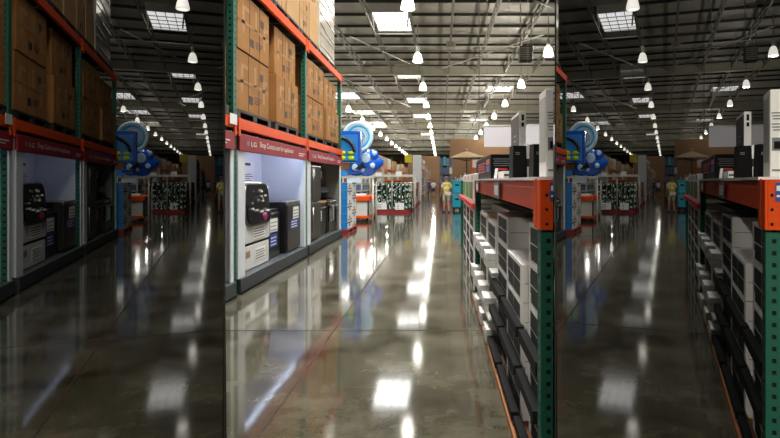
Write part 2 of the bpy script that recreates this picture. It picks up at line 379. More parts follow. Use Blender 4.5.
# ------------------------------------------------------------------ appliance display bays
def display(y0, y1, label, inner, lit, logo=True):
    t = Thing('appliance_display', label, 'display', (XL-.4, y0, 0), 'appliance display bays')
    t.part('platform').box(-3.85, XL+.05, y0, y1, 0.0, .22, 'platform_grey', .01)
    t.part('platform_trim', 'dark strip along the platform foot').box(XL+.05, XL+.056, y0, y1, 0.0, .035, 'black_matte')  # thin black strip on the foot of the platform front
    a = t.part('side_panel'); a.box(-3.85, XL-.01, y0, y0+.07, .22, 2.28, 'panel_white', .006)
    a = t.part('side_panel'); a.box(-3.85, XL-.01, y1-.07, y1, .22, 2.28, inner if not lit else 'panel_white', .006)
    a = t.part('panel_edge', 'white front edge of the side panel'); a.box(XL-.01, XL+.01, y1-.22 if not lit else y1-.12, y1, .22, 2.05, 'panel_white'); a = t.part('panel_edge', 'white front edge of the side panel'); a.box(XL-.01, XL+.01, y0, y0+.3, .22, 2.05, 'panel_white')
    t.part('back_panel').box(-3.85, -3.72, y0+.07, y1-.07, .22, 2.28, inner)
    t.part('top_panel').box(-3.72, XL-.05, y0+.07, y1-.07, 2.2, 2.28, 'panel_white')
    bn = t.part('banner', 'dark red banner with white lettering'); bn.box(XL-.02, XL+.035, y0, y1-.02, 2.02, 2.26, 'banner_red', .006)
    s = t.sub(bn, 'lettering'); L = y1-y0; xo = XL+.036
    s.text('LG', (xo, y0+L*.12, 2.105), (0, 1, 0), (0, 0, 1), .07, 'ink_white', .25)
    s.text('Shop Costco.com for appliances', (xo, y0+L*.22, 2.09), (0, 1, 0), (0, 0, 1), .11, 'ink_white', L*.5)
    s.text('Life\'s Good', (xo, y0+L*.86, 2.135), (0, 1, 0), (0, 0, 1), .04, 'ink_white', L*.1) if False else None
    for k in range(2): s.box(xo, xo+.002, y0+L*.83, y0+L*(.95-.03*k), 2.13-.04*k, 2.145-.04*k, 'ink_white')
    ring = [(xo+.002, y0+L*.085+.055*math.cos(i*math.pi/8)*1.3, 2.14+.04*math.sin(i*math.pi/8)) for i in range(16)]
    s.add(ring, [tuple(range(16))], 'ink_grey')
    if lit:
        t.part('light_strip', 'bluish white light strip').box(XL-.11, XL-.09, y0+.3, y1-.2, 2.17, 2.195, 'LED')
        LIGHTS.append(('STRIP', (XL-.12, (y0+y1)/2, 2.15), 5, (.02, y1-y0-.6), (.62, .76, 1)))
    return t
d1 = display(8.38, 12.6, 'white lit appliance display bay with washer, nearest whole bay', 'panel_white', True)
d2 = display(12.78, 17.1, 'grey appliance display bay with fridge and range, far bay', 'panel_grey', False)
d0 = display(3.9, 8.2, 'white appliance display bay cut off at the near left edge', 'panel_white', True)
def poster(x, y0, y1, z0, z1, label):
    t = Thing('poster', label, 'poster', (x, y0, z0)); t.part('sheet').box(x, x+.006, y0, y1, z0, z1, 'ink_white')
    q = t.part('print'); q.box(x+.006, x+.008, y0+.06, y1-.25, z1-.08, z1-.03, 'print_dark')
    for k in range(5): q.box(x+.006, x+.008, y0+.08, y1-.1-.1*(k % 3), z0+.05+k*.04, z0+.065+k*.04, 'ink_grey')
poster(-3.72, 10.9, 12.0, 1.5, 1.97, 'white poster with grey print on the back of the lit bay')

def stickers(t, parent, x, y0, y1, z0, z1, m, rows=3):
    p = t.sub(parent, 'sticker'); p.box(x, x+.004, y0, y1, z0, z1, m)
    for k in range(rows): p.box(x+.004, x+.006, y0+.03, y1-.03-.04*(k % 2), z0+.03+(z1-z0-.04)*k/rows, z0+.045+(z1-z0-.04)*k/rows, 'ink_grey' if m != 'ink_blue' else 'ink_white')
# white front-load washer on a pedestal drawer
t = Thing('washing_machine', 'white washer with black glass front on a drawer pedestal, in lit bay', 'washer', (-3.2, 9.6, .22))
b = t.part('body'); b.box(-3.7, -2.93, 8.95, 10.3, .62, 1.52, 'washer_white', .05)
b.add([(-2.93, 8.98, 1.2), (-2.93, 10.27, 1.2), (-3.05, 10.27, 1.575), (-3.05, 8.98, 1.575), (-3.6, 8.98, 1.575), (-3.6, 10.27, 1.575), (-3.6, 8.98, 1.2), (-3.6, 10.27, 1.2)],
      [(0, 1, 2, 3), (3, 2, 5, 4), (0, 3, 4, 6), (1, 7, 5, 2)], 'washer_white')
g = t.part('door', 'black glass door panel with chrome rim'); 
def rr_panel(p, x, y0, y1, z0, z1, th, m, r=.12, n=6, lean=0):
    pts = []
    for cx, cz, s in ((y1-r, z1-r, 0), (y0+r, z1-r, 1), (y0+r, z0+r, 2), (y1-r, z0+r, 3)):
        for i in range(n+1):
            a = math.pi/2*(s+i/n); pts.append((cx+r*math.cos(a), cz+r*math.sin(a)))
    k = len(pts); f = [(x+th-lean*max(0, (q[1]-z0))/(z1-z0), q[0], q[1]) for q in pts]; bk = [(x-lean*max(0, (q[1]-z0))/(z1-z0), q[0], q[1]) for q in pts]
    p.add(f+bk, [tuple(range(k))]+[(i, (i+1) % k, k+(i+1) % k, k+i) for i in range(k)], m)
rr_panel(g, -2.93, 9.0, 10.26, .89, 1.56, .03, 'steel', .16, lean=.06); rr_panel(g, -2.905, 9.04, 10.22, .92, 1.54, .03, 'glass_black', .15, lean=.06)
q = t.sub(g, 'control_panel', 'pale marks scattered over the black glass')
for k in range(16):  # small pale blocks strewn at random across the glass
    yy = 9.15+random.random()*.9; zz = 1.06+random.random()*.4; q.box(-2.895+.0, -2.868, yy, yy+.05+random.random()*.05, zz, zz+.03, random.choice(['ink_grey', 'goods_pale', 'ink_white', 'goods_tan']))
q = t.sub(g, 'magenta_badge', 'round magenta sticker'); q.ball((-2.875, 9.86, 1.01), (.012, .13, .07), 'magenta', 16)
p = t.part('lower_front', 'white lower front with printed label'); rr_panel(p, -2.93, 8.98, 10.27, .65, .92, .012, 'washer_white', .05)
stickers(t, p, -2.917, 9.35, 10.0, .68, .88, 'carton_white', 4)
dr = t.part('drawer', 'white pedestal drawer'); dr.box(-3.68, -2.93, 8.97, 10.28, .225, .6, 'washer_white', .02)
h = t.sub(dr, 'drawer_gap', 'dark seam above the drawer'); h.box(-3.6, -2.935, 9.0, 10.25, .6, .625, 'ink_black')
stickers(t, dr, -2.929, 9.5, 10.05, .32, .52, 'carton_white', 4); stickers(t, dr, -2.929, 9.05, 9.25, .42, .52, 'goods_tan', 2)
# black washer with raised lid
t = Thing('washing_machine', 'black washer with raised lid, between white and steel appliances', 'washer', (-3.3, 10.8, .22))
b = t.part('body'); b.box(-3.7, -2.98, 10.42, 11.18, .225, 1.03, 'black_plastic', .03)
l = t.part('lid'); l.add([(-3.62, 10.45, 1.03), (-3.62, 11.15, 1.03), (-3.45, 11.15, 1.4), (-3.45, 10.55, 1.4), (-3.65, 10.45, 1.03), (-3.65, 11.15, 1.03), (-3.48, 11.15, 1.4), (-3.48, 10.55, 1.4)],
      [(0, 1, 2, 3), (7, 6, 5, 4), (0, 3, 7, 4), (1, 5, 6, 2), (3, 2, 6, 7)], 'black_plastic'); l.box(-3.1, -3.0, 10.5, 11.1, 1.03, 1.09, 'black_plastic', .02)
stickers(t, b, -2.978, 10.52, 10.98, .68, .92, 'ink_white'); stickers(t, b, -2.978, 10.52, 10.95, .42, .64, 'ink_blue')
# graphite appliance
t = Thing('dishwasher', 'graphite steel appliance with blue sticker, right end of lit bay', 'dishwasher', (-3.2, 11.9, .22))
b = t.part('body'); b.box(-3.7, -2.92, 11.32, 12.4, .225, 1.19, 'black_plastic', .02)
d = t.part('door'); d.box(-2.92, -2.88, 11.34, 12.38, .26, 1.13, 'steel_dark', .012)
c = t.part('control_panel'); c.box(-3.3, -2.885, 11.34, 12.38, 1.135, 1.2, 'steel', .015)
stickers(t, d, -2.878, 11.75, 12.2, .85, 1.08, 'ink_white'); stickers(t, d, -2.878, 11.55, 12.1, .66, .85, 'ink_blue')
# refrigerator
t = Thing('refrigerator', 'tall dark steel refrigerator at the near end of the grey bay', 'refrigerator', (-3.2, 13.9, .22))
b = t.part('body'); b.box(-3.68, -2.93, 13.25, 14.5, .225, 1.96, 'black_plastic', .02)
for a, z0, z1 in ((0, 1.13, 1.94), (1, .27, 1.1)):
    d = t.part('door'); d.box(-2.93, -2.875, 13.27, 14.48, z0, z1, 'steel_dark', .02)
    h = t.sub(d, 'handle'); h.tube((-2.83, 13.4, z0+.1), (-2.83, 13.4, z1-.1), .014, .014, 'steel'); h.tube((-2.83, 13.4, z0+.15), (-2.88, 13.4, z0+.15), .01, .01, 'steel'); h.tube((-2.83, 13.4, z1-.15), (-2.88, 13.4, z1-.15), .01, .01, 'steel')
    if a == 0: stickers(t, d, -2.874, 13.5, 13.8, 1.7, 1.88, 'ink_white')
# dishwasher under a pale top
t = Thing('dishwasher', 'black dishwasher under a cream countertop beside the fridge', 'dishwasher', (-3.2, 15, .22))
b = t.part('body'); b.box(-3.68, -3.0, 14.62, 15.55, .225, 1.03, 'black_plastic', .01)
d = t.part('door'); d.box(-3.0, -2.96, 14.64, 15.53, .28, 1.02, 'black_plastic', .012); h = t.sub(d, 'handle'); h.tube((-2.93, 14.75, .92), (-2.93, 15.42, .92), .014, .014, 'steel')
stickers(t, d, -2.958, 14.75, 15.0, .6, .85, 'ink_white'); c = t.part('countertop', 'cream countertop slab'); c.box(-3.68, -2.94, 14.58, 15.6, 1.035, 1.08, 'cardboard_pale', .01)
# range
t = Thing('kitchen_range', 'dark steel range with oven door at far end of grey bay', 'range', (-3.2, 16.3, .22))
b = t.part('body'); b.box(-3.68, -2.95, 15.75, 16.98, .225, 1.1, 'steel_dark', .015)
d = t.part('oven_door'); d.box(-2.95, -2.91, 15.78, 16.95, .5, .95, 'glass_black', .015); h = t.sub(d, 'handle'); h.tube((-2.87, 15.85, .92), (-2.87, 16.88, .92), .018, .018, 'steel')
dw = t.part('drawer'); dw.box(-2.95, -2.92, 15.78, 16.95, .26, .48, 'steel_dark', .01)
for k in range(5): kn = t.part('knob'); kn.tube((-2.95, 15.95+k*.2, 1.03), (-2.9, 15.95+k*.2, 1.03), .035, .03, 'steel')
[t.part('grate_bar').box(-3.5, -3.0, 15.85+k*.18, 15.88+k*.18, 1.1, 1.125, 'ink_black') for k in range(6)]
t = Thing('microwave_oven', 'black microwave mounted above the range in the grey bay', 'microwave', (-3.5, 16.4, 1.45))
b = t.part('body'); b.box(-3.7, -3.24, 15.85, 16.98, 1.47, 1.93, 'black_plastic', .015); d = t.part('door'); d.box(-3.24, -3.21, 15.87, 16.7, 1.5, 1.9, 'glass_black', .01); stickers(t, d, -3.209, 16.0, 16.3, 1.65, 1.85, 'ink_white')
t = Thing('label_strip', 'grey and blue spec card strip above the range', 'sign', (-3.71, 16.3, 1.3)); s = t.part('card'); s.box(-3.15, -3.14, 15.9, 16.96, 1.28, 1.42, 'panel_grey'); q = t.part('print')
for k in range(4): q.box(-3.14, -3.137, 15.95+k*.25, 16.08+k*.25, 1.32, 1.38, 'ink_blue')
# stub of goods in previous bay
t = Thing('washing_machine', 'white washer in the display bay at the near left edge', 'washer', (-3.2, 5.5, .22))
b = t.part('body'); b.box(-3.7, -2.95, 4.6, 6.2, .225, 1.3, 'washer_white', .04); d = t.part('door'); rr_panel(d, -2.95, 4.9, 5.9, .5, 1.1, .03, 'glass_black', .2)
t = Thing('washing_machine', 'tan and white appliance at the far end of the nearest bay', 'washer', (-3.3, 7.4, .22))
b = t.part('body'); b.box(-3.7, -3.05, 7.1, 7.95, .225, 1.25, 'goods_tan', .04); stickers(t, b, -3.048, 7.3, 7.9, .7, 1.1, 'ink_white')

# ------------------------------------------------------------------ blue and white carton stack, counter, pool toys
pallet(-3.4, -2.73, 17.85, 19.75, 0, 'red pallet under the blue and white carton stack', 'pallet_red', .13)
for k in range(6):
    for c in range(2):
        y0 = 17.9+c*.92; z0 = .132+k*.236
        t = Thing('display_carton', 'blue and white carton, %s tier up, %s column past the displays' % (ORD[k], ('near', 'far')[c]), 'carton', (-3, y0+.45, z0), 'blue and white cartons in the stack')
        b = t.part('body'); b.box(-3.35, -2.76, y0, y0+.9, z0, z0+.233, 'carton_white', .008)
        s = t.part('blue_end'); s.box(-3.35, -2.76, y0-.003, y0, z0, z0+.233, 'blue_box') if c == 0 else s.box(-3.35, -2.76, y0+.9, y0+.903, z0, z0+.233, 'blue_box')
        h = t.part('hand_hole'); h.box(-2.76, -2.757, y0+.38, y0+.52, z0+.08, z0+.16, 'ink_black')
        if (k+c) % 2: q = t.part('printed_picture'); q.box(-2.76, -2.757, y0+.06, y0+.84, z0+.02, z0+.07, 'goods_tan')
        else: q = t.part('printed_picture'); q.box(-2.76, -2.7575, y0+.04, y0+.86, z0+.17, z0+.22, 'goods_blue')
t = Thing('service_counter', 'white counter with orange top band standing past the carton stack', 'counter', (-3.1, 24.8, 0))
b = t.part('body'); b.box(-3.75, -2.8, 23.4, 26.2, .22, .8, 'goods_pale', .01)
t.part('top_band', 'orange top band').box(-3.8, -2.75, 23.35, 26.25, .8, .98, 'rack_orange', .015)
t.part('lower_band', 'orange lower band').box(-3.78, -2.77, 23.37, 26.23, .13, .22, 'rack_orange', .01)
q = t.part('corner_trim', 'dark green corner post'); q.box(-2.83, -2.785, 23.385, 23.55, .22, .8, 'dark_green')
for x in (-3.7, -2.85):
    for y in (23.5, 26.1): w = t.part('caster'); w.tube((x-.03, y, .065), (x+.03, y, .065), .065, .065, 'black_matte', 14)
p = one('paper_stack', 'white papers lying on the orange topped counter', 'paper', (-3.1, 24, .98)); p.box(-3.45, -2.95, 23.6, 24.2, .982, 1.07, 'ink_white', .02)
# pool toy stand
t = Thing('display_stand', 'white wire stand holding the pool toys', 'stand', (-2.9, 20.6, 0))
s = t.part('shelf'); s.box(-3.8, -2.2, 20.1, 21.2, 1.68, 1.74, 'pipe_white')
[t.part('post').tube((x, y, 0), (x, y, 1.7), .03, .03, 'pipe_white') for x in (-3.75, -2.25) for y in (20.15, 21.15)]
s = t.part('toy_pole'); s.tube((-2.75, 20.5, 1.74), (-2.75, 20.5, 3.6), .025, .025, 'pipe_white')
t = Thing('snorkel_set_box', 'blue box with dark mask and lime green fins at the rack end', 'box', (-2.9, 17.7, 2.2))
b = t.part('box'); b.box(-3.3, -2.37, 17.9, 18.15, 2.14, 3.08, 'pool_blue', .02)
b.box(-3.3, -2.46, 17.86, 17.9, 2.18, 2.96, 'blue_box', .01)
q = t.part('mask_print', 'dark curved band of a mask'); pts = [(-3.05+.5*math.cos(a*math.pi/10*.5), 17.85, 2.46+.42*math.sin(a*math.pi/10*.5)) for a in range(11)]
for a, b_ in zip(pts[:-1], pts[1:]): q.tube(a, b_, .05, .05, 'black_plastic', 8)
q.tube((-3.3, 17.85, 2.9), pts[-1], .05, .05, 'black_plastic', 8)
q = t.part('fin_print', 'lime green fins')
for k in range(2):
    for j in range(2): q.ball((-2.9+.25*k, 17.84, 2.27+.15*j), (.105, .02, .062), 'lime', 10)
q.box(-3.3, -2.5, 17.845, 17.86, 2.2, 2.24, 'teal')
q = t.part('hang_post'); q.tube((-3.25, 18.03, 2.2), (-3.25, 18.03, 1.55), .02, .02, 'pipe_white')
t = Thing('inflatable_ring', 'large round cyan and clear pool float with swirling rings', 'pool float', (-2.62, 20.0, 2.9))
p = t.part('outer_ring', 'clear outer tube'); p.torus((-2.74, 19.98, 3.05), .46, .07, 'pool_clear')
p = t.part('inner_ring'); p.torus((-2.72, 20, 3.05), .35, .055, 'cyan'); p.torus((-2.72, 20, 3.05), .24, .055, 'pool_clear'); p.torus((-2.72, 20, 3.05), .13, .055, 'cyan')
p.ball((-2.72, 20.02, 3.05), (.42, .03, .42), 'cyan', 24)
p = t.part('swirl', 'pale swirl lines'); [p.torus((-2.72+.02*k, 19.93, 3.05), .40-.1*k, .014, 'pool_clear', n=28, k=6) for k in range(4)]
t = Thing('inflatable_whale', 'royal blue inflatable with white round spots under the ring', 'pool float', (-2.6, 20.5, 1.74))
p = t.part('body'); p.ball((-2.6, 20.4, 2.2), (.56, .2, .42), 'pool_blue', 26, fn=lambda ph, a: .16*math.sin(3*a+1)*math.sin(ph)+.1*math.sin(5*ph+a))
p.ball((-2.28, 20.4, 2.42), (.2, .12, .24), 'pool_blue', 14); p.ball((-2.85, 20.4, 1.9), (.32, .14, .14), 'pool_blue', 14)
p = t.part('spot', 'white round spots')
for x, z, r in ((-2.5, 2.36, .17), (-2.27, 2.1, .09), (-2.85, 2.05, .12), (-2.2, 2.52, .08), (-2.6, 1.97, .07)): p.ball((x, 20.2, z), (r, .035, r), 'pool_clear', 16)
p = t.part('fin'); p.add([(-2.9, 20.15, 1.95), (-2.5, 20.12, 2.05), (-2.62, 20.13, 2.2), (-2.9, 20.25, 1.99), (-2.5, 20.22, 2.09), (-2.62, 20.23, 2.24)], [(0, 1, 2), (5, 4, 3), (0, 3, 4, 1), (1, 4, 5, 2), (2, 5, 3, 0)], 'black_plastic')
for k, (x0, x1, y_, z0, z1, m) in enumerate(((-3.6, -3.2, 20.5, 1.742, 1.95, 'blue_box'), (-3.7, -3.3, 28.3, .9, 1.25, 'goods_pale'),)):
    if k == 0: one('box', 'small blue box lying on the pool toy stand', 'box', (x0, y_, z0)).box(x0, x1, y_, y_+.4, z0, z1, m, .01)

# generic shelf unit with countable goods
def shelf_unit(x0, x1, y0, y1, levels, label, goods_label, group, face='x+', n=6, mats=('goods_pale', 'goods_blue', 'goods_red', 'goods_tan'), post='pipe_white', hgt=None, fill=.8, name='shelving_unit', gname='merchandise_box'):
    t = Thing(name, label, 'shelf', ((x0+x1)/2, y0, 0)); top = hgt or levels[-1]+.1
    [t.part('post').box(x-.03, x+.03, y-.03, y+.03, 0, top, post) for x in (x0+.03, x1-.03) for y in (y0+.03, y1-.03)]
    for z in levels: t.part('shelf').box(x0, x1, y0, y1, z-.05, z, post)
    gaps = [b-a for a, b in zip(levels[:-1], levels[1:])]+[max(.3, top-levels[-1])]
    for z, g in zip(levels, gaps):
        if face == 'x+' or face == 'x-':
            d = (y1-y0-.1)/n
            for k in range(n):
                h = (g-.08)*(fill+random.random()*(1-fill)); yy = y0+.05+k*d
                if face == 'x+': one(gname, goods_label, 'carton', (x1-.3, yy, z), group).box(max(x0+.05, x1-.7), x1-.04, yy+.02, yy+d-.03, z+.001, z+h, random.choice(mats))
                else: one(gname, goods_label, 'carton', (x0+.3, yy, z), group).box(x0+.04, min(x1-.05, x0+.7), yy+.02, yy+d-.03, z+.001, z+h, random.choice(mats))
        else:
            d = (x1-x0-.1)/n
            for k in range(n):
                h = (g-.08)*(fill+random.random()*(1-fill)); xx = x0+.05+k*d
                one(gname, goods_label, 'carton', (xx, y0+.3, z), group).box(xx+.02, xx+d-.03, y0+.04, y1-.1, z+.001, z+h, random.choice(mats))

# green merchandise islands
def bag(x, y, z, w, d, h, label, group, white):
    t = Thing('garden_bag', label, 'bag', (x, y, z), group); p = t.part('bag')
    p.ball((x, y, z+h/2), (w*.56, d*.56, h*.56), 'dark_green' if not white else 'leaf_green', 12, fn=lambda ph, a: .12*math.sin(4*a)*math.sin(ph))
    q = t.part('printed_picture', 'white printed picture')
    for k in range(3):
        xx = x-w*.3+random.random()*w*.6; zz = z+h*(.25+.5*random.random()); q.ball((xx, y-d*.52, zz), (w*(.08+.1*random.random()), .03, h*(.1+.14*random.random())), 'ink_white' if white or k else 'ink_black', 8)
    q.ball((x+w*.54, y, z+h*.5), (.03, d*.25, h*.2), 'ink_white', 8)
def island(x0, x1, y, label, nm):
    pallet(x0, x1, y, y+1.6, 0, 'red pallet under the %s' % label, 'pallet_red', .14)
    n = 4; d = (x1-x0)/n
    for k in range(n):
        for j in range(5):
            bag(x0+(k+.5)*d, y+.3+.02*(j % 2), .14+j*.27, d*.92, .55, .29, 'plump green and white bag in the %s' % label, 'bags in the %s' % label, (k+j) % 3 == 0 or k == n-1)
    for j in range(5):
        for r in range(2): bag(x1-.5*d, y+.85+r*.55, .14+j*.27, d*.92, .5, .29, 'plump green and white bag in the %s' % label, 'bags in the %s' % label, (j+r) % 2 == 0)
    t = Thing('price_sign', 'white price sign in front of the %s' % label, 'sign', (x0, y, .15)); t.part('card').box(x0+.15, x1-.25, y-.06, y-.04, .16, .5, 'ink_white')
    q = t.part('print'); [q.box(x0+.25, x1-.5, y-.065, y-.06, .22+k*.08, .25+k*.08, 'ink_grey') for k in range(3)]
island(-3.45, -2.42, 30.0, 'green stack beside the counter', 'near')
island(-2.36, -1.52, 29.6, 'green stack at the aisle corner', 'corner')
for i in range(4):
    y = 31.6+i*3.2
    pallet(-2.5, -1.45, y, y+2.9, 0, 'red pallet, %s behind the green corner stack' % ORD[i], 'pallet_red', .14)
    for j in range(3):
        for k in range(3):
            carton(-2.4, -1.5, y+.05+k*.95, y+.95+k*.95, .142+j*.45, .142+j*.45+.44, 'small mixed carton in the %s low stack behind the green bags' % ORD[i], 'cartons in the %s low stack' % ORD[i],
                   m=random.choice(['goods_pale', 'goods_red', 'dark_green', 'carton_white', 'goods_tan', 'black_matte']), marks=False, tape=False)
t = Thing('sign_rail', 'long white sign rail above the green stacks', 'sign', (-2.4, 29.9, 0)); t.part('rail').box(-3.6, -1.2, 29.85, 29.95, 1.78, 1.9, 'pipe_white')
[t.part('post').tube((x, 29.92, 0), (x, 29.92, 1.85), .03, .03, 'pipe_white') for x in (-3.5, -2.39, -1.25)]
s = t.part('card'); s.box(-2.2, -1.9, 29.8, 29.84, 1.8, 2.05, 'ink_white'); s = t.part('card'); s.box(-3.2, -2.9, 29.8, 29.84, 1.8, 2.0, 'ink_white')
shelf_unit(-4.4, -3.5, 27, 30, (.2, .7, 1.15, 1.5), 'pale shelf of clear boxes behind the orange topped counter', 'small pale box on the shelf behind the counter', 'boxes behind the counter', 'x+', 6, ('goods_pale', 'pool_clear', 'goods_blue', 'ink_grey'), hgt=1.8, gname='pale_box')  # plain pale boxes, same goods as on the other shelves
shelf_unit(-6.5, -3.2, 33.5, 34.4, (.3, .9, 1.4, 1.9), 'wide pale shelf standing behind the green stacks', 'small box on the wide shelf behind the green stacks', 'boxes on the wide shelf', 'y', 9, ('goods_pale', 'goods_red', 'goods_tan', 'black_matte', 'ink_white'), hgt=2.3)
shelf_unit(-2.05, -1.45, 46, 58, (.5, 1.2, 1.9, 2.6, 3.1), 'tall white shelf along the left of the far aisle', 'small carton on the tall white shelf of the far aisle', 'cartons on the tall white shelf', 'x+', 9, hgt=3.5, gname='shelf_box')
struct_panel = one('end_panel', 'white end panel of the tall shelf in the far aisle', 'panel', (-1.8, 45.9, 0)); struct_panel.box(-2.08, -1.42, 45.85, 45.95, 0, 3.55, 'panel_white', .01)
shelf_unit(-2.0, -1.4, 61, 85, (.5, 1.2, 1.9, 2.6), 'long shelf at the far left end of the aisle', 'small carton on the farthest left shelf', 'cartons on the farthest left shelf', 'x+', 10, hgt=3.0, gname='stock_box')
p = one('hanging_sign', 'small yellow sign hanging beside the tall white shelf', 'sign', (-2.4, 45, 3)); p.box(-2.65, -2.1, 45, 45.04, 2.95, 3.55, 'yellow'); p.tube((-2.4, 45.02, 3.55), (-2.4, 45.02, 10.7), .012, .012, 'truss', 6)
# far left rack with cartons
RF = Thing('pallet_rack', 'distant orange rack full of cartons left of the aisle', 'rack', (-7.7, 62, 0))
for y in (52, 74, 96, 118, 140, 162): q = RF.part('upright'); q.box(-7.8, -7.7, y, y+.15, 0, 5.4, 'rack_green'); q.box(-9, -8.9, y, y+.15, 0, 5.4, 'rack_green')
for z in (1.7, 3.3): q = RF.part('beam'); q.box(-7.74, -7.66, 52, 162, z-.2, z, 'rack_orange'); q.box(-9, -8.92, 52, 162, z-.2, z, 'rack_orange')
for j, z in enumerate((.02, 1.702, 3.302)):
    for k in range(18):
        y = 52.3+k*6.1; h = 1.15+.6*random.random() if j else 1.3
        if k % 4 == 3 and j == 2: h = .8
        one('rack_carton', 'brown carton on the %s level of the distant left rack' % ('floor', 'middle', 'top')[j], 'carton', (-8.2, y, z), 'cartons on the distant rack, %s level' % ('floor', 'middle', 'top')[j]).box(-8.85, -7.72, y, y+5.4, z, z+min(h, 1.36 if j < 2 else 2), random.choice(['cardboard', 'cardboard_pale', 'goods_tan', 'goods_tan', 'goods_pale']), .02)  # plain cartons, like those on the near rack
# far centre
p = struct('wall_inner', (0, 110, 0)); p.box(-6, -.1, 112, 112.3, 0, 6.2, 'wall_brown'); 
p = struct('wall_cross', (4, 64, 0)); p.box(1.1, 8.0, 68, 68.3, 0, 6.3, 'wall_brown')
shelf_unit(-.05, 1.35, 63, 64.6, (.2, 1.2, 2.3, 3.2), 'tall bluish shelf at the end of the aisle', 'bluish bundle on the tall shelf at the aisle end', 'bundles on the tall shelf', 'y', 4, ('goods_blue', 'ink_grey', 'goods_pale', 'teal'), 'truss', 4.2)
shelf_unit(1.7, 3.6, 40, 42, (.2, .9, 1.6), 'low wide shelf right of the far aisle', 'pale box on the low wide shelf right of the aisle', 'boxes on the low wide shelf', 'y', 6, ('goods_pale', 'carton_white', 'goods_tan'), 'pipe_white', 2.1)
shelf_unit(1.15, 1.95, 34, 46, (.25, .85, 1.4), 'pale shelf behind the turquoise totes', 'pale box on the shelf behind the turquoise totes', 'boxes behind the turquoise totes', 'x-', 8, ('goods_pale', 'carton_white', 'goods_blue'), 'pipe_white', 1.9)

shelf_unit(3.4, 7.6, 64, 65.4, (.2, 1.6, 3.0), 'orange stocked shelf before the brown wall at the right', 'stacked box on the shelf before the brown wall', 'boxes before the brown wall', 'y', 7, ('goods_tan', 'cardboard', 'goods_pale', 'black_matte'), 'rack_orange', 4.4, gname='stacked_box')
